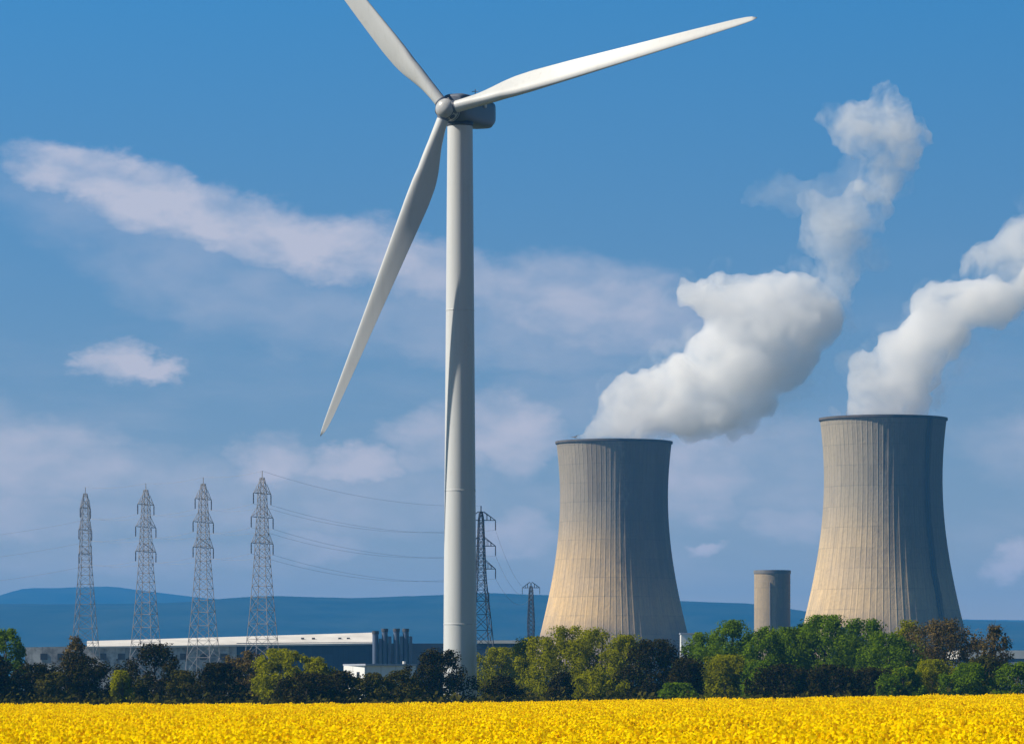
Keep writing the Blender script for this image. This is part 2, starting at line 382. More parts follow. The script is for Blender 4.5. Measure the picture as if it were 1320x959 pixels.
hubc = Vector((0, 0, hubz)) + nv_ * 4.6
hubc.z = hubz - 0.6
BL = 47.6
def blade(ang, BL, name='blade'):
    a = R(ang); rd = uv_ * math.cos(a) + vv_ * math.sin(a)
    d = (rd * math.cos(CO) + nv_ * math.sin(CO)).normalized()
    tr = nv_.cross(d).normalized(); up = d.cross(tr).normalized()
    if up.dot(nv_) < 0: up = -up
    N = 36; rings = []
    for i in range(64):
        s = (i / 63) ** 1.1; r = 1.15 + (BL - 1.15) * s
        ch = float(np.interp(s, [0, .03, .08, .14, .2, .26, .4, .6, .8, .93, .975, .992, 1.0], [1.65, 1.65, 2.0, 2.75, 3.35, 3.4, 2.9, 2.2, 1.55, 1.05, .75, .42, .08]))
        th = float(np.interp(s, [0, .03, .1, .2, .35, .6, 1.0], [1.0, 1.0, .66, .36, .24, .18, .13]))
        tw = R(float(np.interp(s, [0, .05, .2, .4, .7, 1], [24, 24, 21, 12, 6, 3])) + 3)
        bl = float(np.interp(s, [0, .03, .16], [1, 1, 0])); ax = .5 * bl + .30 * (1 - bl)
        ct, st = math.cos(tw), math.sin(tw); ring = []
        for k in range(N):
            f = 2 * math.pi * k / N
            c0 = 0.5 - 0.5 * math.cos(f)                      # 0 = leading edge, 1 = trailing edge
            yt = th * 5 * (.2969 * math.sqrt(c0) - .126 * c0 - .3516 * c0 ** 2 + .2843 * c0 ** 3 - .1036 * c0 ** 4)
            ya = (yt if f < math.pi else -yt) + 0.03 * math.sin(math.pi * c0)
            yc = 0.5 * math.sin(f) * th
            cc = (c0 - ax) * ch; nn = (yc * bl + ya * (1 - bl)) * ch
            nn = -nn
            # leading edge turned into the wind
            x1 = cc * ct + nn * st; y1 = -cc * st + nn * ct
            ring.append(hubc + d * r + tr * x1 + up * y1 + nv_ * 1.1 * s * s)
        rings.append(ring)
    q = MB(); q.loft(rings); o = q.build(name, M_WHITE, tur, smooth=True)
    rt = MB(); u1 = d.orthogonal().normalized(); u2 = d.cross(u1)
    rt.loft([[hubc + d * rr_ + (u1 * math.cos(2 * math.pi * k / 32) + u2 * math.sin(2 * math.pi * k / 32)) * ra for k in range(32)] for rr_, ra in ((.7, .95), (1.3, .95), (1.34, .87), (1.5, .87))])
    rt.build('root_collar', M_NAC, o, smooth=False)
    return o
blade(PH + 1.3, 46.6); blade(PH + 119.6, 47.6); blade(PH - 121.3, 48.1)
u1 = uv_; u2 = vv_
def ringn(c, ax_u, ax_v, rx, ry, n=40, pw=2.0):
    out = []
    for k in range(n):
        t_ = 2 * math.pi * k / n; cc, ss = math.cos(t_), math.sin(t_)
        out.append(c + ax_u * rx * math.copysign(abs(cc) ** (2 / pw), cc) + ax_v * ry * math.copysign(abs(ss) ** (2 / pw), ss))
    return out
q = MB(); q.loft([ringn(hubc + nv_ * o_, u1, u2, r_, r_) for o_, r_ in ((-1.5, 1.3), (-1.45, 1.4), (-.9, 1.48), (0, 1.48), (.6, 1.4), (1.05, 1.2), (1.35, .9), (1.52, .5), (1.56, .03))])
hub_o = q.build('hub', M_HUB, tur, smooth=True)
q = MB()
for o_, r_ in ((.62, 1.40), (-.9, 1.485)): q.loft([ringn(hubc + nv_ * (o_ + e_), u1, u2, r_ + g_, r_ + g_) for e_, g_ in ((-.06, -.04), (-.05, .03), (.05, .02), (.06, -.06))])
for k in range(3):
    a_ = R(PH + 60 + 120 * k); dd_ = u1 * math.cos(a_) + u2 * math.sin(a_); c_ = hubc + nv_ * .1 + dd_ * 1.43
    q.tube(c_, c_ + dd_ * .12, .42, .38, 16)
q.build('spinner_seam', M_DARKM, hub_o)
q = MB(); q.loft([ringn(hubc + nv_ * o_, u1, u2, r_, r_) for o_, r_ in ((-2.2, 1.25), (-1.45, 1.25))]); q.build('hub_bearing', M_DARKM, tur)
q = MB(); zz = Vector((0, 0, 1)); nb = Vector((-math.sin(TH), -math.cos(TH), 0)); ncc = Vector((0, 0, hubz))
q.loft([ringn(ncc + nb * o_ + zz * dz_, uv_, zz, w_, h_, 44, 5.0) for o_, w_, h_, dz_ in
        ((2.7, 1.2, 1.3, .2), (2.6, 1.45, 1.6, .1), (1.6, 1.75, 1.95, .0), (-1, 1.85, 2.05, 0), (-5, 1.85, 2.05, 0), (-7.6, 1.8, 1.95, .1), (-8.7, 1.65, 1.6, .35), (-9.2, 1.3, 1.2, .55), (-9.3, .9, .8, .6))])
q.build('nacelle', M_NAC, tur, smooth=True)
q = MB(); vc = ncc - nb * 6.2 + zz * 2.05 - uv_ * 0.4
q.tube(vc, vc + zz * 1.5, .06); q.tube(vc + zz * 1.2 - uv_ * .5, vc + zz * 1.2 + uv_ * .5, .05); q.build('wind_vane', M_STEEL, tur)
q = MB(); lc = ncc - nb * 4.4 + uv_ * 1.86 + zz * 1.0
q.loft([ringn(lc + uv_ * o_, nb, zz, .42, .42, 20) for o_ in (-.1, .16)]); q.build('vent_cap', M_ROOF, tur)

# ------------------------------------------------------------------ pylons
def pylon_mesh(H, bw, ww, arms, arm_len, th, dense=1.0):
    """body lattice, cross-arms and insulators of a lattice pylon, built at the origin; arms run along local x"""
    def half(z):
        k = z / H
        return float(np.interp(k, [0, .40, .62, .93, 1.0], [bw, bw * .56, ww * 1.15, ww * .6, .12]))
    body = MB(); zs = [0]; 
    while zs[-1] < H * .96: zs.append(zs[-1] + max(1.7, half(zs[-1]) * 1.75 / dense))
    zs[-1] = H * .97
    co = ((-1, -1), (1, -1), (1, 1), (-1, 1))
    for i in range(len(zs) - 1):
        a, b_ = zs[i], zs[i + 1]; ha, hb = half(a), half(b_)
        for j in range(4):
            x0, y0 = co[j]; x1, y1 = co[(j + 1) % 4]
            body.tube((x0 * ha, y0 * ha, a), (x0 * hb, y0 * hb, b_), th, n=4)
            body.tube((x0 * ha, y0 * ha, a), (x1 * hb, y1 * hb, b_), th * .62, n=4)
            body.tube((x1 * ha, y1 * ha, a), (x0 * hb, y0 * hb, b_), th * .62, n=4)
            body.tube((x0 * hb, y0 * hb, b_), (x1 * hb, y1 * hb, b_), th * .62, n=4)
    body.tube((0, 0, H * .96), (0, 0, H), th * 1.2, n=4)
    arml = []; insl = []
    for az_, k in arms:
        z = H * az_; L = arm_len * k; h = half(z)
        for sx in (-1, 1):
            m = MB(); n_ = MB()
            tip = (sx * L, 0, z)
            for sy in (-1, 1):
                m.tube((sx * h, sy * h, z), tip, th * .8, n=4); m.tube((sx * h, sy * h, z + 2.3), tip, th * .7, n=4)
                for f in (.3, .6):
                    m.tube((sx * (h + (L - h) * f), sy * h * (1 - f), z), (sx * (h + (L - h) * f), sy * h * (1 - f), z + 2.3 * (1 - f)), th * .5, n=4)
            n_.tube((sx * L, 0, z), (sx * L, 0, z - 2.6), .11, n=6)
            for q_ in range(6): n_.tube((sx * L, 0, z - .4 - q_ * .36), (sx * L, 0, z - .55 - q_ * .36), .17, n=8)
            arml.append(m); insl.append(n_)
    return body, arml, insl
def make_pylon(spec, label, group, m_):
    root = thing('lattice_pylon', (0, 0, 0), label, 'pylon', group)
    b_, al, il = pylon_mesh(*spec); b_.build('lattice_mast', m_, root)
    for a_, i_ in zip(al, il):
        o = a_.build('crossarm', m_, root); i_.build('insulator', M_INS, o)
    return root
PH_ = 55.0; GRP = 'tall grey pylons in a row behind the warehouse'
ARMS = [(.90, .8), (.795, 1.0), (.68, 1.0)]
pl = [(110, 628, 'leftmost and slimmest lattice pylon of the row, its arms seen end-on', R(80)),
      (188, 623, 'second lattice pylon from the left, over the open-crowned dark tree', R(70)),
      (262, 615, 'third lattice pylon from the left, with three drooping pairs of arms', R(70)),
      (338, 607, 'tallest lattice pylon, last of the row towards the wind turbine', R(68))]
proto = make_pylon((PH_, 3.9, 1.25, ARMS, 6.2, .085, 1.3), pl[0][2], GRP, M_STEEL)
pyl = []
for i, (px, py, lab, rz) in enumerate(pl):
    o = proto if i == 0 else copy_tree(proto)
    Yp = PH_ * F / (885 - py) * 1.0; Yp = (PH_ - EYE) * F / (885 - py)
    o.location = ((px - CX) * Yp / F, Yp, 0); o.rotation_euler = (0, 0, rz); o['label'] = lab
    pyl.append((o.location.copy(), rz, PH_, ARMS, 6.2))
Y5 = 1150; H5 = EYE + (885 - 652) / ppm(Y5)
A5 = [(.925, 1.0), (.79, 1.0), (.67, 1.0), (.50, .55)]
p5 = make_pylon((H5, 3.9, 1.0, A5, 4.0, .15), 'dark lattice pylon half hidden behind the turbine tower, arms poking out right', None, M_STEELD)
p5.location = ((620 - CX) / ppm(Y5), Y5, 0); p5.rotation_euler = (0, 0, R(15))
Y6 = 1750; H6 = EYE + (885 - 751) / ppm(Y6)
A6 = [(.955, 1.0)]
p6 = make_pylon((H6, 1.6, 1.1, A6, 3.6, .22, 1.3), 'small dark lattice pylon with one crossarm, left of the left cooling tower', None, M_STEELD)
p6.location = ((684.5 - CX) / ppm(Y6), Y6, 0); p6.rotation_euler = (0, 0, R(-12))
pyl.append((p5.location.copy(), R(15), H5, A5, 4.0))
def tip(pi, k, side):
    loc, rz, H, A, L = pyl[pi]; A = A[k]; x = side * L * A[1]
    return loc + Vector((x * math.cos(rz), x * math.sin(rz), H * A[0] - 2.6))
def cable(a, b_, sag, label, group):
    m = MB(); n_ = 14; pts = []
    for i in range(n_ + 1):
        f = i / n_; p_ = Vector(a).lerp(Vector(b_), f); p_.z -= sag * 4 * f * (1 - f); pts.append(p_ - Vector(a))
    m.path(pts, [.028] * (n_ + 1), 4)
    tag(m.build('power_cable', M_CABLE, loc=a), label, 'cable', group)
names = ['leftmost pylon', 'second pylon', 'third pylon', 'tallest pylon', 'dark pylon behind the turbine']
lev = ['top', 'middle', 'bottom']
for i in range(4):
    for k in range(3):
        for side, sn in ((-1, 'near'), (1, 'far')):
            cable(tip(i, k, side), tip(i + 1, k, side), 0.8 if i < 3 else 3.0, 'thin %s cable strung from %s arms of %s to %s' % (sn, lev[k], names[i], names[i + 1]), 'power cables between the pylons')
for i in range(4):
    a = pyl[i][0] + Vector((0, 0, pyl[i][2])); b_ = pyl[i + 1][0] + Vector((0, 0, pyl[i + 1][2]))
    cable(a, b_, .6 if i < 3 else 2.5, 'faint earth wire joining the very tips of %s and %s' % (names[i], names[i + 1]), 'power cables between the pylons')
for k in range(3):
    a = tip(0, k, 1); cable(a, a + Vector((-70, 20, -6)), 2.0, 'thin cable leaving the %s arms of the leftmost pylon towards the left edge' % lev[k], 'power cables between the pylons')
for k in range(3):
    a = tip(4, k, 1); e_ = at(684.5 + 4, 757 + 3 * k, Y6); cable(a, e_, 6.0, 'thin sloping cable from %s arm of the half-hidden pylon down to the small one' % lev[k], 'power cables between the pylons')

# ------------------------------------------------------------------ industrial buildings
def cladding(name, c0, c1, rib=1.2, dirt=0.2):
    m, t, b = mat(name)
    g = t.node('ShaderNodeTexCoord').outputs['Object']; x, y, z = t.sep(g)
    fr = t.m('FRACT', t.m('MULTIPLY', x, 1 / rib)); ln = t.smooth(fr, 0.18, 0.0)
    pn = t.noise(t.comb(t.m('FLOOR', t.m('MULTIPLY', x, 1 / 6.0)), t.m('FLOOR', t.m('MULTIPLY', z, 1 / 4.0)), 0), 3.7, 0)
    c = t.mix(t.smooth(pn, .3, .7), c0, c1); c = t.mix(t.m('MULTIPLY', ln, .35), c, tuple(q * .4 for q in c0))
    c = t.mix(t.m('MULTIPLY', t.smooth(t.noise(g, .35, 5, .7), .4, .7), dirt), c, (.12, .11, .1))
    t.l.new(c, b.inputs['Base Color']); b.inputs['Roughness'].default_value = .55; return m
M_BLUE = cladding('blue_cladding', (0.020, 0.052, 0.11), (0.028, 0.07, 0.14), 1.5, .15)
M_GREYC = cladding('grey_panels', (0.36, 0.35, 0.34), (0.62, 0.60, 0.57), 3.0, .9)
M_WALLW = cladding('white_panels', (0.72, 0.72, 0.70), (0.78, 0.78, 0.77), 3.0, .10)
M_ROOFG = simple('grey_roof', (0.33, 0.36, 0.43), .6, .1, .1)
M_GLASS = simple('dark_glazing', (0.02, 0.03, 0.045), .15, .2, .3)
BY = 1250.0; M_DUCT = simple('duct_paint', (0.09, 0.125, 0.20), .5, .1, .1)
def bx(px0, px1, py0, py1, Y, depth, mt, name, parent, off=0.0):
    """box whose front face spans the given columns and rows at distance Y"""
    a = at(px0, py0, Y); b_ = at(px1, py1, Y); z1, z0_ = a.z, max(0, b_.z)
    m = MB(); m.box(((a.x + b_.x) / 2 - parent.location.x, Y + off + depth / 2 - parent.location.y, (z0_ + z1) / 2), (abs(b_.x - a.x), depth, z1 - z0_)); return m.build(name, mt, parent)
wa_ = thing('warehouse', (at(295, 885, BY).x, BY, 0), 'long low warehouse with white roof, grey wall at left and navy wall at right', 'building')
def sloped(px0, ya0, yb0, px1, ya1, yb1, Y, depth, mt, name, parent):
    P = []
    for dy_ in (0, depth):
        for px_, yt_, yb_ in ((px0, ya0, yb0), (px1, ya1, yb1)):
            a = at(px_, yt_, Y); b_ = at(px_, yb_, Y)
            P.append(Vector((a.x, Y + dy_, a.z)) - parent.location); P.append(Vector((b_.x, Y + dy_, max(0, b_.z))) - parent.location)
    m = MB(); m.v = [tuple(v) for v in P]; m.f = [(1, 3, 2, 0), (4, 6, 7, 5), (0, 2, 6, 4), (1, 5, 7, 3), (0, 4, 5, 1), (2, 3, 7, 6)]
    return m.build(name, mt, parent)
P = []
for py_, dy_ in ((0, -1.2), (1, 22)):
    for px_, yf, yb in ((112, 833, 826), (480, 828.5, 815)):
        a = at(px_, (yf, yb)[py_], BY + dy_); P.append(Vector((a.x, BY + dy_, a.z)) - wa_.location)
m = MB(); m.v = [tuple(v) for v in P] + [tuple(v + Vector((0, .05, -.5))) for v in P]; m.f = [(0, 1, 3, 2), (6, 7, 5, 4), (0, 4, 5, 1), (1, 5, 7, 3), (3, 7, 6, 2), (2, 6, 4, 0)]
m.build('white_roof', M_ROOF, wa_)
sloped(32, 834, 900, 305, 829.5, 900, BY, 20, M_GREYC, 'grey_wall', wa_)
sloped(305, 828.5, 900, 481, 827, 900, BY + .3, 20, M_BLUE, 'navy_wall', wa_)
for px in (52, 74, 99, 128, 152, 176, 205, 232, 258, 284): bx(px, px + 9, 842, 850, BY - .12, .3, M_GLASS, 'window', wa_)
for px in (60, 118, 168, 243, 290): bx(px, px + 6, 857, 900, BY - .15, .3, M_ROOF, 'loading_door', wa_)
for px in (388, 402, 436, 447): bx(px, px + 4, 821.5, 823.5, BY + 8, .8, M_STEELD, 'roof_vent', wa_)
an = thing('filter_building', (at(530, 885, 1240).x, 1240, 0), 'navy filter hall with four tall ducts, right of the long warehouse', 'building')
bx(481.5, 690, 829, 900, 1240, 40, M_BLUE, 'navy_wall', an)
for i, px in enumerate((484, 496, 511, 523)):
    m = MB(); a = at(px, 814 if i else 817, 1236); r_ = 5.2 / 2 / ppm(1236) * 1.5
    loc = Vector((a.x, 1236, 0)) - an.location
    m.tube(loc, loc + Vector((0, 0, a.z)), r_, n=20); st = m.build('duct', M_DUCT, an, smooth=False)
    c = MB(); c.tube(loc + Vector((0, 0, a.z)), loc + Vector((0, 0, a.z + .9)), r_ * 1.15, n=20); c.build('cowl', M_STEELD, st)
    k = MB(); k.box(loc + Vector((r_ + .55, .2, a.z * .5 - .6)), (.9, 2.4, a.z - 1.4)); k.build('duct_brace', M_BLUE, st)
bx(615, 682, 825, 829, 1239, 41, M_ROOF, 'roof_edge', an)
sw = thing('white_shed', (at(490, 885, 900).x, 900, 0), 'small white flat-roofed shed in front of the navy building', 'building')
def prism(foot, z0_, z1, mt, name, parent):
    n = len(foot); m = MB(); m.v = [(x - parent.location.x, y - parent.location.y, z) for z in (z0_, z1) for x, y in foot]
    m.f = [tuple(reversed(range(n))), tuple(range(n, 2 * n))] + [(i, (i + 1) % n, n + (i + 1) % n, n + i) for i in range(n)]
    return m.build(name, mt, parent)
fx = lambda px_, Y_: ((px_ - CX) * Y_ / F, Y_)
zt_ = at(460, 857.5, 900).z
prism([fx(470, 900), fx(536, 905), fx(509, 914), fx(443, 908)], 0, zt_, M_WALLW, 'wall', sw)
prism([fx(471, 898.6), fx(537.5, 904), fx(509, 915.2), fx(442, 908.6)], zt_ + .004, zt_ + .35, M_ROOFG, 'flat_roof', sw)
def wallbox(f, z, w_, h_, mt, name):
    A_ = Vector((*fx(443, 908), 0)); B_ = Vector((*fx(470, 900), 0)); c_ = A_.lerp(B_, f); d_ = (B_ - A_)
    m = MB(); m.box((c_.x - sw.location.x, c_.y - sw.location.y, z), (w_, .16, h_), math.atan2(d_.y, d_.x)); m.build(name, mt, sw)
wallbox(.25, zt_ - 1.9, 1.2, 1.2, M_GLASS, 'window'); wallbox(.7, zt_ - 1.9, 1.2, 1.2, M_GLASS, 'window')
m = MB(); m.tube(Vector((at(521, 855, 905).x - sw.location.x, 5, 2)), Vector((at(521, 852, 905).x - sw.location.x, 5, at(521, 852, 905).z)), .35, n=10); m.build('vent_pipe', M_ROOF, sw)
fr_ = thing('far_warehouse', (at(1290, 885, 1500).x, 1500, 0), 'blue-walled warehouse with white roof band at the right edge', 'building')
bx(1238, 1420, 838, 848.5, 1499, 50, M_ROOF, 'roof_edge', fr_); bx(1240, 1418, 848.5, 900, 1500, 48, M_BLUE, 'navy_wall', fr_)
bx(1300, 1330, 853, 900, 1498, 2, M_ROOFG, 'grey_porch', fr_)
ph = thing('pump_house', (at(888, 885, 1700).x, 1700, 0), 'tiny white pump house at the right foot of the left cooling tower', 'building')
bx(878, 899, 817, 900, 1700, 12, M_WALLW, 'wall', ph); bx(877, 900, 815.5, 817, 1699.6, 13, M_ROOFG, 'flat_roof', ph)

# ------------------------------------------------------------------ trees
def leafmat(name, a, b_, c, trans=0.4):
    m, t, b = mat(name)
    g = t.node('ShaderNodeNewGeometry').outputs['Position']
    rn = t.node('ShaderNodeNewGeometry').outputs['Random Per Island']
    f = t.m('ADD', t.m('MULTIPLY', t.noise(g, .45, 4, .6), .7), t.m('MULTIPLY', rn, .35))
    col = t.ramp(f, [(.28, a), (.52, b_), (.80, c)])
    t.l.new(col, b.inputs['Base Color']); b.inputs['Roughness'].default_value = .65; b.inputs['Specular IOR Level'].default_value = .0
    tr = t.node('ShaderNodeBsdfTranslucent'); t.l.new(col, tr.inputs['Color'])
    mx = t.node('ShaderNodeMixShader'); mx.inputs[0].default_value = trans
    t.l.new(b.outputs[0], mx.inputs[1]); t.l.new(tr.outputs[0], mx.inputs[2]); t.l.new(mx.outputs[0], t.n['Material Output'].inputs['Surface'])
    return m
LM = {'dark': leafmat('dark_leaves', (.014, .012, .003), (.024, .022, .005), (.055, .045, .010), .1),
      'green': leafmat('fresh_leaves', (.050, .095, .002), (.11, .19, .003), (.19, .27, .006)),
      'lime': leafmat('lime_leaves', (.15, .165, .0), (.25, .26, .0), (.36, .35, .004), .5),
      'olive': leafmat('olive_buds', (.06, .05, .014), (.12, .088, .026), (.19, .13, .04), .2),
      'moss': leafmat('moss_leaves', (.030, .030, .005), (.058, .056, .008), (.095, .082, .014), .15)}
M_BARK = simple('bark', (.085, .07, .055), .95, .35, 1.5)
M_PBARK = simple('pale_bark', (.20, .18, .15), .95, .3, 1.5)
def tree(px, top, hw, kind, Y, label, cat='tree', open_=0.0, low=0.03, name=None, group=None, pale=False, leaf=.225):
    rng = random.Random(int(px * 13 + top * 7)); s = ppm(Y)
    base = at(px, 885, Y); H = EYE + (HY - top) / s; Rr = hw / s * (1.30 if open_ < .4 else 1.15)
    nm = name or {'dark': 'evergreen_tree', 'green': 'leafy_tree', 'lime': 'willow_tree', 'olive': 'budding_tree', 'moss': 'shrub'}[kind]
    root = thing(nm, (base.x, Y, 0), label, cat, group or 'trees and bushes along the far edge of the field')
    tk = MB(); zc0 = H * low; tw = H * .5
    lean = rng.uniform(-.04, .04) * H; r0 = .024 * H + .05
    tp = [Vector((lean * f * f + rng.uniform(-.1, .1), rng.uniform(-.1, .1), H * .88 * f)) for f in (0, .2, .4, .6, .8, 1)]
    tp[0] = Vector((0, 0, -.2)); tk.path(tp, [r0 * (1 - .86 * f) for f in (0, .2, .4, .6, .8, 1)], 7)
    # clump centres fill an uneven crown
    cl = []; nclump = int(34 + 30 * (H / 6) * (Rr / 3)); nclump = min(nclump, 190)
    ph1, ph2 = rng.uniform(0, 6), rng.uniform(0, 6)
    for _ in range(nclump):
        u = rng.random() ** .8; a = rng.uniform(0, 2 * math.pi)
        zz_ = zc0 + (H - zc0) * rng.random() * .97
        f = (zz_ - zc0) / (H - zc0)
        env = (1 - max(0, (f - .38) / .62) ** 3.0 * .88) if kind != 'lime' else (1 - max(0, (f - .45) / .55) ** 3.2 * .8) * (.75 + .25 * min(1, f * 2))
        env = max(.12, env); env *= 1 + .20 * math.sin(2 * a + ph1) + .14 * math.sin(f * 9 + ph2)
        rr_ = Rr * env * math.sqrt(rng.uniform(.10, 1.0)) * .86
        cl.append((Vector((rr_ * math.cos(a) + lean * f, rr_ * math.sin(a), zz_)), rng.uniform(.55, 1.15) * (0.45 + Rr * .14)))
    for c, r_ in cl[:int(10 + 12 * open_)]:
        f = max(.12, min(.85, c.z / H - .22)); st_ = tp[0].lerp(tp[-1], f); md = st_.lerp(c, .5) + Vector((0, 0, -.08 * H * rng.random()))
        tk.path([st_, md, c], [r0 * .36, r0 * .22, r0 * .07], 5)
        if open_ > .3:
            for _ in range(5):
                e_ = c + Vector((rng.gauss(0, .8), rng.gauss(0, .8), rng.uniform(.1, 1.4))); tk.tube(c, e_, r0 * .08, r0 * .03, 4, False)
    tk.build('trunk', M_PBARK if pale else M_BARK, root)
    nl = int((135 if kind != 'dark' else 140) * (1 - .72 * open_))
    V = []; Fc = []
    for c, r_ in cl:
        sq = Vector((1, 1, .78))
        for _ in range(nl):
            d = Vector((rng.gauss(0, 1), rng.gauss(0, 1), rng.gauss(0, 1)))
            if d.length < 1e-4: continue
            d.normalize(); p_ = c + d * r_ * (rng.uniform(.35, 1.12)); 
            if p_.z < .05: p_.z = rng.uniform(.05, .4)
            if p_.z > H + .25: continue
            nrm_ = (d * .9 + Vector((rng.gauss(0, .5), rng.gauss(0, .5), rng.gauss(0, .5) + .25))).normalized()
            a_ = nrm_.orthogonal().normalized(); a_.rotate(Matrix.Rotation(rng.uniform(0, 6.28), 3, nrm_)); b__ = nrm_.cross(a_)
            sz = leaf * rng.uniform(.5, 1.25); k = len(V)
            for q0, q1 in ((-.5, 0), (0, -.32), (.6, 0), (0, .32)):
                V.append(tuple(p_ + a_ * sz * q0 * 1.4 + b__ * sz * q1 * 1.5))
            Fc.append((k, k + 1, k + 2, k + 3))
    m = MB(); m.v = V; m.f = Fc; m.build('crown', LM[kind], root)
    return root
TREES = [
 (10, 811, 24, 'green', 560, 'tall green-topped tree cut by the left edge', {}),
 (-12, 846, 30, 'dark', 530, 'black-green bush in the left bottom corner of the tree line', {}),
 (42, 856, 32, 'dark', 535, 'wide dark bush just right of the green-topped edge tree', {}),
 (97, 821, 17, 'olive', 555, 'thin budding tree with a yellowish top, below the leftmost pylon', dict(open_=.6, pale=True)),
 (72, 868, 20, 'moss', 525, 'greyish scrub between the two wide dark bushes at far left', {}),
 (112, 848, 40, 'dark', 535, 'broad near-black domed bush under the leftmost pylon', {}),
 (158, 866, 12, 'lime', 520, 'tiny bright yellow-green bush between two black bushes', dict(low=.05, name='shrub')),
 (200, 831, 34, 'dark', 550, 'ragged dark tree with a pointed open top, below the second pylon', dict(open_=.25)),
 (172, 874, 20, 'moss', 525, 'brownish thin scrub at the foot of the ragged dark tree', dict(open_=.3)),
 (238, 866, 24, 'moss', 530, 'low dark scrub below the third pylon', {}),
 (281, 856, 30, 'dark', 525, 'round black bush left of the grey-brown budding trees', {}),
 (300, 846, 22, 'olive', 570, 'grey-brown budding tree rising behind the round black bush', dict(open_=.55)),
 (324, 840, 20, 'olive', 560, 'brownish budding tree against the left flank of the lime willow', dict(open_=.45)),
 (362, 838, 34, 'lime', 545, 'big yellow-green fan-shaped willow left of the white shed', dict(low=.08)),
 (404, 848, 22, 'lime', 550, 'smaller pointed lime tree leaning on the big willow', {}),
 (395, 870, 36, 'dark', 515, 'flat dark bush in front of the lime willow', {}),
 (436, 867, 28, 'dark', 520, 'rounded dark bush left of the white shed front', {}),
 (478, 869, 24, 'moss', 520, 'mossy green bush below the white wall of the shed', {}),
 (516, 866, 26, 'moss', 525, 'brown-green bush below the grey shed roof', dict(open_=.2)),
 (567, 837, 33, 'dark', 560, 'tall round black-green tree covering the foot of the wind turbine', {}),
 (646, 836, 38, 'lime', 640, 'yellow-green tree directly right of the turbine tower', {}),
 (648, 874, 22, 'dark', 530, 'low black bush right of the turbine foot', {}),
 (688, 822, 34, 'lime', 600, 'yellow-green tree in front of the small dark pylon', {}),
 (730, 808, 38, 'lime', 590, 'tallest yellow-green tree, before the left flank of the left cooling tower', {}),
 (774, 810, 38, 'lime', 585, 'yellow-green tree before the middle of the left cooling tower', {}),
 (806, 820, 26, 'lime', 580, 'yellow-green tree wedged beside the big black-green dome', {}),
 (722, 868, 15, 'dark', 540, 'dark hollow bush under the tallest yellow-green tree', dict(open_=.2)),
 (770, 868, 26, 'lime', 545, 'low lime bush beneath the yellow-green trees', dict(low=.05, name='shrub')),
 (838, 826, 42, 'dark', 560, 'big black-green dome tree at the right foot of the left cooling tower', {}),
 (886, 850, 22, 'dark', 545, 'small dark tree on a slanting stem right of the black-green dome', dict(open_=.2, low=.35)),
 (872, 882, 22, 'green', 520, 'low green scrub below the slanting dark tree', dict(low=.05, name='shrub')),
 (906, 817, 30, 'green', 600, 'green tree next to the tiny white pump house', {}),
 (942, 801, 36, 'green', 590, 'tall green tree left of the concrete silo', {}),
 (935, 846, 34, 'lime', 555, 'lime green bushy tree below the tall one left of the silo', {}),
 (988, 809, 36, 'green', 585, 'green tree hiding the foot of the concrete silo', {}),
 (978, 852, 28, 'green', 550, 'bushy green tree low in front of the silo', {}),
 (1020, 810, 30, 'green', 590, 'narrow green tree just right of the silo', {}),
 (1038, 806, 30, 'green', 605, 'green tree filling the gap behind the narrow and the largest green trees', {}),
 (1062, 794, 48, 'green', 590, 'largest green tree, before the left flank of the right cooling tower', {}),
 (1012, 858, 34, 'dark', 540, 'wide dark thicket below the narrow green tree by the silo', dict(open_=.15)),
 (1072, 858, 36, 'dark', 540, 'dark thicket under the largest green tree', dict(open_=.15)),
 (1112, 799, 40, 'green', 600, 'deep green tree before the middle of the right cooling tower', {}),
 (1146, 815, 36, 'green', 580, 'rounded deep green tree left of the brown budding tree', {}),
 (1126, 862, 30, 'dark', 545, 'dark thicket below the rounded deep green tree', dict(open_=.1)),
 (1168, 800, 24, 'lime', 600, 'yellow-tinged tree against the right half of the right cooling tower', dict(open_=.3)),
 (1212, 798, 46, 'olive', 585, 'broad brown budding tree at the right foot of the right cooling tower', dict(open_=.35, pale=True)),
 (1165, 862, 26, 'green', 535, 'bright green bush below the yellow-tinged tree', dict(low=.05, name='shrub')),
 (1202, 852, 32, 'lime', 540, 'lime bush in front of the broad brown budding tree', dict(low=.05)),
 (1246, 856, 30, 'green', 535, 'green bush right of the lime one below the brown tree', dict(low=.05, name='shrub')),
 (1284, 807, 22, 'olive', 575, 'sparse see-through tree before the right-edge warehouse', dict(open_=.75, low=.3)),
 (1272, 846, 26, 'moss', 560, 'mossy tree at the foot of the sparse see-through tree', {}),
 (1312, 855, 30, 'green', 540, 'green bush cut by the right edge', dict(low=.05, name='shrub')),
]
for px, top, hw, kind, Yt, lab, kw in TREES: tree(px, top, hw, kind, Yt, lab, **kw)

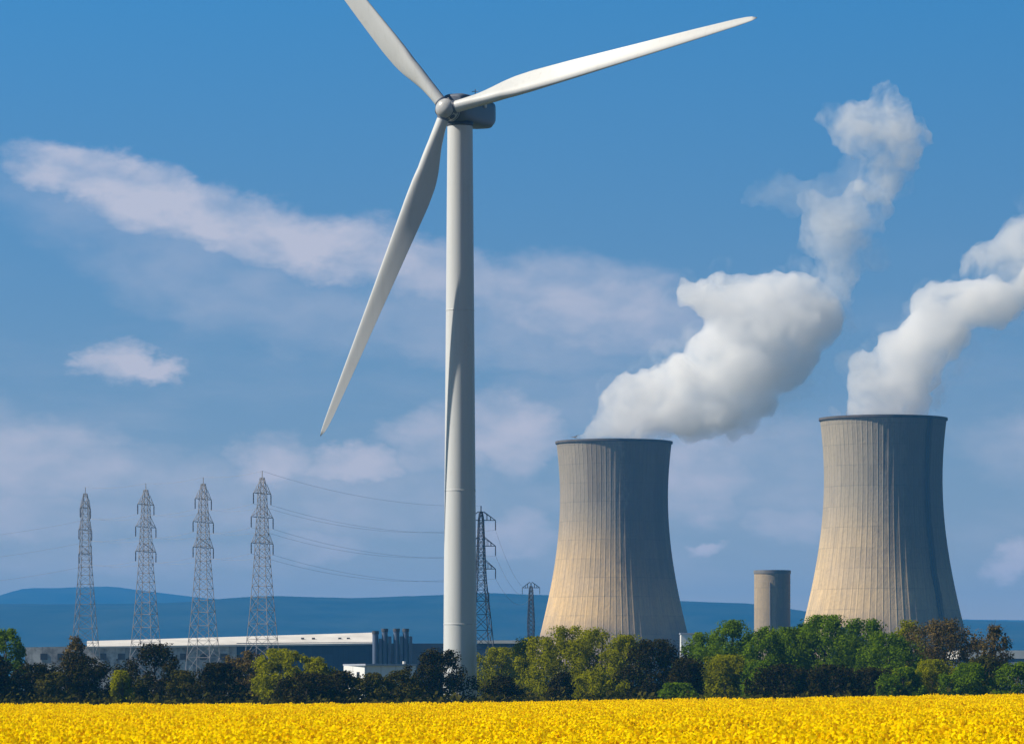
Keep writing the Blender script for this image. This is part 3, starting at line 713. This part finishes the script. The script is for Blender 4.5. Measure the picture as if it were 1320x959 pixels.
# low scrub that closes the foot of the tree line
rng = random.Random(5); V = []; Fc = []
for i in range(16000):
    px = rng.uniform(-60, 1390); Yt = rng.uniform(500, 575); s_ = ppm(Yt)
    h = (noise.noise(Vector((px / 22, 0, 3))) * .9 + 1.5); p_ = Vector(((px - CX) / s_, Yt, abs(rng.gauss(0, .5)) * h + .1))
    if 590 < px < 618 and rng.random() < .5: continue
    nrm_ = Vector((rng.gauss(0, 1), rng.gauss(0, 1), rng.gauss(0, 1) + .4)).normalized(); a_ = nrm_.orthogonal().normalized(); b__ = nrm_.cross(a_); sz = rng.uniform(.2, .5); k = len(V)
    for q0, q1 in ((-.5, 0), (0, -.35), (.6, 0), (0, .35)): V.append(tuple(p_ + a_ * sz * q0 * 1.4 + b__ * sz * q1 * 1.4))
    Fc.append((k, k + 1, k + 2, k + 3))
m = MB(); m.v = V; m.f = Fc; tag(m.build('undergrowth', LM['moss']), 'dark low scrub closing the foot of the tree line', 'undergrowth', kind='stuff')

# ------------------------------------------------------------------ rapeseed field
mf, t, b = mat('rapeseed')
g = t.node('ShaderNodeNewGeometry'); rn = g.outputs['Random Per Island']
at_ = t.node('ShaderNodeAttribute'); at_.attribute_name = 'green'
yel = t.ramp(t.m('ADD', t.m('MULTIPLY', rn, .6), t.m('MULTIPLY', t.noise(g.outputs['Position'], .9, 4), .4)), [(.15, (.80, .50, .0)), (.5, (.96, .78, .0)), (.9, (.98, .87, .004))])
colf = t.mix(at_.outputs['Fac'], yel, (.10, .13, .015))
t.l.new(colf, b.inputs['Base Color']); b.inputs['Roughness'].default_value = .8; b.inputs['Specular IOR Level'].default_value = .0
tr = t.node('ShaderNodeBsdfTranslucent'); t.l.new(colf, tr.inputs['Color']); mx = t.node('ShaderNodeMixShader'); mx.inputs[0].default_value = .5
t.l.new(b.outputs[0], mx.inputs[1]); t.l.new(tr.outputs[0], mx.inputs[2]); t.l.new(mx.outputs[0], t.n['Material Output'].inputs['Surface'])
rng = random.Random(9)
def patch(V, Fc, G, ox, oy, size, nplants):
    """one square metre or so of flowering rape: stems, buds and racemes of small petals"""
    for _ in range(nplants):
        x, y = ox + rng.uniform(-.5, .5) * size, oy + rng.uniform(-.5, .5) * size
        h = 1.05 + rng.gauss(0, .15); lx, ly = rng.gauss(0, .05), rng.gauss(0, .05)
        k = len(V); wv = .012                          # stem
        V += [(x - wv, y, .35), (x + wv, y, .35), (x + lx + wv, y + ly, h), (x + lx - wv, y + ly, h)]; Fc.append((k, k + 1, k + 2, k + 3)); G.append(1.0)
        for hd in range(rng.choice((2, 3, 3, 4))):
            hx, hy, hz_ = x + lx + rng.gauss(0, .09), y + ly + rng.gauss(0, .09), h + rng.uniform(-.22, .06)
            rl = rng.uniform(.10, .2)
            for q_ in range(9):
                f = rng.random(); rr_ = .07 * (1.15 - f); a = rng.uniform(0, 6.28)
                c = Vector((hx + rr_ * math.cos(a), hy + rr_ * math.sin(a), hz_ + rl * f))
                n_ = Vector((math.cos(a), math.sin(a), rng.uniform(.1, 1.2))).normalized(); u_ = n_.orthogonal().normalized(); v_ = n_.cross(u_); sz = rng.uniform(.034, .058)
                k = len(V); V += [tuple(c + u_ * sz), tuple(c + v_ * sz), tuple(c - u_ * sz), tuple(c - v_ * sz)]; Fc.append((k, k + 1, k + 2, k + 3)); G.append(0.0)
        for q_ in range(3):                            # leaves lower down
            c = Vector((x + rng.gauss(0, .08), y + rng.gauss(0, .08), rng.uniform(.45, .85))); n_ = Vector((rng.gauss(0, 1), rng.gauss(0, 1), 1)).normalized(); u_ = n_.orthogonal().normalized(); v_ = n_.cross(u_)
            k = len(V); V += [tuple(c + u_ * .09), tuple(c + v_ * .04), tuple(c - u_ * .09), tuple(c - v_ * .04)]; Fc.append((k, k + 1, k + 2, k + 3)); G.append(1.0)
V = []; Fc = []; G = []
patch(V, Fc, G, 0, 0, 1.25, 42)
nv0 = len(V); pts = []
FAR = 300.0
y = 42.0
while y < FAR:
    x = -y * .145 - 4
    while x < y * .145 + 4:
        X_, Y_ = x + rng.uniform(-.3, .3), y + rng.uniform(-.3, .3)
        pts.append((X_, Y_, rise(X_, Y_) + .10 * noise.noise(Vector((X_ * .25, Y_ * .12, 0))) + .16 * noise.noise(Vector((X_ * .9, Y_ * .5, 5)))))
        x += 1.12
    y += 1.12 if y < 140 else (1.35 if y < 220 else 1.7)
me = bpy.data.meshes.new('rapeseed_field'); me.from_pydata(V + pts, [], Fc)
ga = me.attributes.new('green', 'FLOAT', 'FACE'); ga.data.foreach_set('value', G)
me.materials.append(mf)
fo = bpy.data.objects.new('rapeseed_flowers', me); C.objects.link(fo)
tag(fo, 'bright yellow rapeseed in full bloom filling the foreground', 'rapeseed', kind='stuff')
ng = bpy.data.node_groups.new('sow', 'GeometryNodeTree')
ng.interface.new_socket('Geometry', in_out='INPUT', socket_type='NodeSocketGeometry'); ng.interface.new_socket('Geometry', in_out='OUTPUT', socket_type='NodeSocketGeometry')
gn = NT(ng); gi = gn.node('NodeGroupInput'); go = gn.node('NodeGroupOutput')
idx = gn.node('GeometryNodeInputIndex').outputs[0]
cmp_ = gn.node('FunctionNodeCompare', data_type='INT', operation='GREATER_EQUAL'); gn.l.new(idx, cmp_.inputs[2]); cmp_.inputs[3].default_value = nv0
sp = gn.node('GeometryNodeSeparateGeometry', domain='POINT'); gn.l.new(gi.outputs[0], sp.inputs[0]); gn.l.new(cmp_.outputs[0], sp.inputs[1])
m2p = gn.node('GeometryNodeMeshToPoints'); gn.l.new(sp.outputs[0], m2p.inputs[0])
iop = gn.node('GeometryNodeInstanceOnPoints'); gn.l.new(m2p.outputs[0], iop.inputs['Points']); gn.l.new(sp.outputs[1], iop.inputs['Instance'])
rv = gn.node('FunctionNodeRandomValue', data_type='FLOAT_VECTOR'); rv.inputs[0].default_value = (-.06, -.06, 0); rv.inputs[1].default_value = (.06, .06, 6.283)
gn.l.new(rv.outputs[0], iop.inputs['Rotation'])
rs_ = gn.node('FunctionNodeRandomValue', data_type='FLOAT_VECTOR'); rs_.inputs[0].default_value = (.95, .95, .90); rs_.inputs[1].default_value = (1.15, 1.15, 1.12)
gn.l.new(rs_.outputs[0], iop.inputs['Scale']); gn.l.new(iop.outputs[0], go.inputs[0])
md = fo.modifiers.new('sow', 'NODES'); md.node_group = ng

# dense mat of lower flowers under the racemes, stepping down to the ground at the far headland
mc, t, b = mat('rape_canopy')
g = t.node('ShaderNodeTexCoord').outputs['Object']
t.l.new(t.ramp(t.noise(g, 6.0, 5, .7), [(.25, (.42, .30, .002)), (.45, (.86, .60, .0)), (.7, (.95, .74, .0))]), b.inputs['Base Color']); b.inputs['Roughness'].default_value = .9
cv = MB(); rowsY = [40 + i * 2.0 for i in range(int((FAR - 40) / 2) + 1)]; nxx = 60
for yy in rowsY:
    for i in range(nxx + 1):
        xx = (-.15 + .30 * i / nxx) * yy + (-4 + 8 * i / nxx); cv.v.append((xx, yy, rise(xx, yy) + .93 + .08 * noise.noise(Vector((xx * .5, yy * .4, 1)))))
for j in range(len(rowsY) - 1):
    for i in range(nxx): k = j * (nxx + 1) + i; cv.f.append((k, k + 1, k + nxx + 2, k + nxx + 1))
tag(cv.build('field', mc, smooth=True), kind='structure')

# ------------------------------------------------------------------ steam
def steam_mat(name, dens, nlo, nhi, scale, col=(1.0, 1.0, 1.0)):
    m = bpy.data.materials.new(name); m.use_nodes = True; t = NT(m.node_tree); t.n.clear()
    g = t.node('ShaderNodeTexCoord').outputs['Object']
    n_ = t.smooth(t.noise(g, scale, 5, .68, .6), nlo, nhi)
    pv = t.node('ShaderNodeVolumePrincipled'); pv.inputs['Color'].default_value = (*col, 1); pv.inputs['Anisotropy'].default_value = .0
    t.l.new(t.m('MULTIPLY', n_, dens), pv.inputs['Density'])
    o = t.node('ShaderNodeOutputMaterial'); t.l.new(pv.outputs[0], o.inputs['Volume']); return m
def plume(name, Y, puffs, mt, parent, vox, amp, seed, ydrift=0.25):
    """billowing body of steam: puffs merged to one closed skin, roughened at two scales, filled with a scattering volume"""
    bm = bmesh.new(); rng = random.Random(seed); s = Y / F; org = parent.location
    for px, py, r in puffs:
        if name == 'thin_steam' and r > 11: r *= 1.16
        c = at(px, py, Y) - org; c.y += rng.uniform(-.5, .5) * r * s * ydrift * 2
        bmesh.ops.create_icosphere(bm, subdivisions=3, radius=r * s, matrix=Matrix.Translation(c) @ Matrix.Diagonal((1, 1.05, 1, 1)))
        for _ in range(7):                            # cauliflower knobs
            d = Vector((rng.gauss(0, 1), rng.gauss(0, 1), rng.gauss(0, 1))).normalized(); rr_ = r * s * rng.uniform(.28, .48)
            bmesh.ops.create_icosphere(bm, subdivisions=2, radius=rr_, matrix=Matrix.Translation(c + d * r * s * .82))
    me = bpy.data.meshes.new(name); bm.to_mesh(me); bm.free()
    o = bpy.data.objects.new(name, me); C.objects.link(o); me.materials.append(mt)
    r1 = o.modifiers.new('r', 'REMESH'); r1.mode = 'VOXEL'; r1.voxel_size = vox
    dg = bpy.context.evaluated_depsgraph_get(); me2 = bpy.data.meshes.new_from_object(o.evaluated_get(dg)); o.modifiers.clear(); o.data = me2; me2.name = name
    nrm_ = [v.normal.copy() for v in me2.vertices]
    for v, n_ in zip(me2.vertices, nrm_):
        p_ = v.co
        k = noise.fractal(p_ / 16 + Vector((seed, 0, 0)), .8, 2.1, 4) * amp + (abs(noise.noise(p_ / 6.0)) - .25) * amp * .9
        v.co = p_ + n_ * k
    me2.materials.clear(); me2.materials.append(mt); o.parent = parent
    return o
S1 = steam_mat('thick_steam', .095, .28, .50, .06)
S2 = steam_mat('thin_steam', .050, .34, .64, .05)
S4 = steam_mat('torn_steam', .065, .36, .62, .07)
S5 = steam_mat('fringe_steam', .022, .44, .74, .055)
S3 = steam_mat('wisp_steam', .018, .34, .70, .045)
T1 = thing('steam_plume', (at(791, 566, 2140).x, 2140, LT[1]), 'big white steam cloud drifting right off the left cooling tower, thin wisps curling above', 'steam')
plume('thick_steam', 2140, [(772, 552, 13), (782, 548, 18), (800, 540, 26), (830, 535, 30), (862, 530, 34), (895, 530, 36), (925, 532, 33), (952, 530, 30), (975, 520, 26),
    (788, 512, 20), (815, 505, 22), (845, 505, 32), (880, 495, 38), (920, 488, 42), (960, 480, 44), (1000, 470, 36), (1030, 455, 30),
    (915, 450, 26), (950, 430, 40), (990, 425, 44), (1030, 420, 42), (1055, 405, 32), (1065, 430, 18),
    (895, 380, 22), (915, 388, 30), (945, 390, 34), (980, 385, 32), (1012, 380, 30), (1040, 385, 26), (885, 368, 12), (920, 366, 16), (1005, 362, 13), (955, 368, 15), (730, 566, 4), (742, 564, 6), (756, 563, 8), (765, 562, 8), (835, 563, 8), (855, 561, 9), (815, 563, 8), (790, 562, 8)], S1, T1, 2.6, 3.4, 3)
plume('thin_steam', 2140, [(1080, 375, 18), (1078, 350, 22), (1070, 320, 26), (1075, 290, 30), (1100, 275, 26), (1120, 285, 18), (1055, 280, 20), (1090, 345, 24), (1100, 320, 22), (1110, 255, 18), (1060, 310, 24), (1130, 268, 18), (1045, 262, 16)], S2, T1, 2.6, 4.0, 5)
plume('thin_steam', 2140, [(1138, 245, 16), (1150, 225, 18), (1165, 200, 24), (1172, 178, 24), (1145, 158, 30), (1115, 162, 26), (1090, 160, 22), (1068, 150, 14), (1142, 130, 18), (1184, 180, 16), (1102, 182, 18), (1122, 236, 18), (1118, 190, 20), (1130, 212, 16)], S4, T1, 2.6, 4.0, 8)
plume('wisps', 2140, [(975, 255, 18), (1000, 245, 24), (1030, 250, 24), (1060, 255, 22), (1090, 235, 26), (1125, 225, 22), (1105, 205, 20), (1150, 240, 26), (1130, 330, 22), (1060, 350, 22)], S3, T1, 3.2, 5.0, 11)
T2 = thing('steam_plume', (at(1138, 538, 1970).x, 1970, RT[1]), 'white steam rising from the right cooling tower and bending out past the right edge', 'steam')
plume('thick_steam', 1970, [(1112, 522, 20), (1140, 525, 24), (1165, 522, 26), (1188, 520, 20), (1110, 490, 20), (1140, 490, 30), (1172, 485, 34), (1190, 470, 28), (1105, 466, 14), (1125, 466, 14),
    (1158, 450, 28), (1188, 440, 38), (1218, 425, 36), (1195, 402, 24), (1218, 392, 26), (1248, 392, 34), (1275, 390, 32), (1298, 388, 24), (1325, 372, 24), (1350, 355, 30), (1380, 340, 34), (1240, 378, 15), (1268, 376, 13), (1225, 380, 12), (1090, 536, 6), (1100, 534, 8), (1120, 533, 9), (1140, 533, 9), (1160, 533, 9), (1180, 533, 9), (1196, 534, 7)], S1, T2, 2.6, 3.0, 17)
plume('thin_steam', 1970, [(1072, 528, 8), (1080, 534, 6), (1205, 522, 10), (1208, 500, 9)], S2, T2, 1.6, 1.6, 19)
plume('thin_steam', 1970, [(1262, 338, 16), (1285, 330, 22), (1308, 320, 26), (1335, 305, 30), (1285, 352, 18), (1320, 345, 26), (1360, 300, 30), (1312, 298, 16), (1345, 340, 28), (1390, 300, 34)], S4, T2, 2.6, 3.4, 23)
plume('wisps', 1970, [(1300, 360, 18), (1320, 375, 20), (1340, 280, 22), (1245, 440, 18), (1230, 470, 18), (1320, 260, 14), (1262, 460, 14)], S3, T2, 3.2, 4.0, 29)

# torn fringe round the thick bodies of steam
def fringe(Y, pts, par, seed):
    plume('wisps', Y, pts, S5, par, 2.6, 3.0, seed, .5)
fringe(2140, [(770, 535, 16), (790, 505, 24), (820, 490, 22), (860, 470, 30), (895, 435, 30), (880, 385, 24), (890, 362, 18), (930, 352, 18), (980, 352, 20), (1030, 355, 24), (1070, 385, 28), (1085, 420, 24),
    (1075, 455, 28), (1045, 490, 30), (1010, 520, 30), (985, 545, 24), (940, 560, 18), (895, 566, 14)], T1, 41)
fringe(1970, [(1100, 500, 16), (1095, 470, 18), (1120, 455, 20), (1150, 435, 24), (1180, 410, 26), (1205, 380, 24), (1245, 365, 22), (1285, 362, 22), (1320, 352, 24), (1310, 410, 24), (1270, 420, 26), (1235, 445, 28), (1215, 480, 22), (1208, 510, 14)], T2, 43)
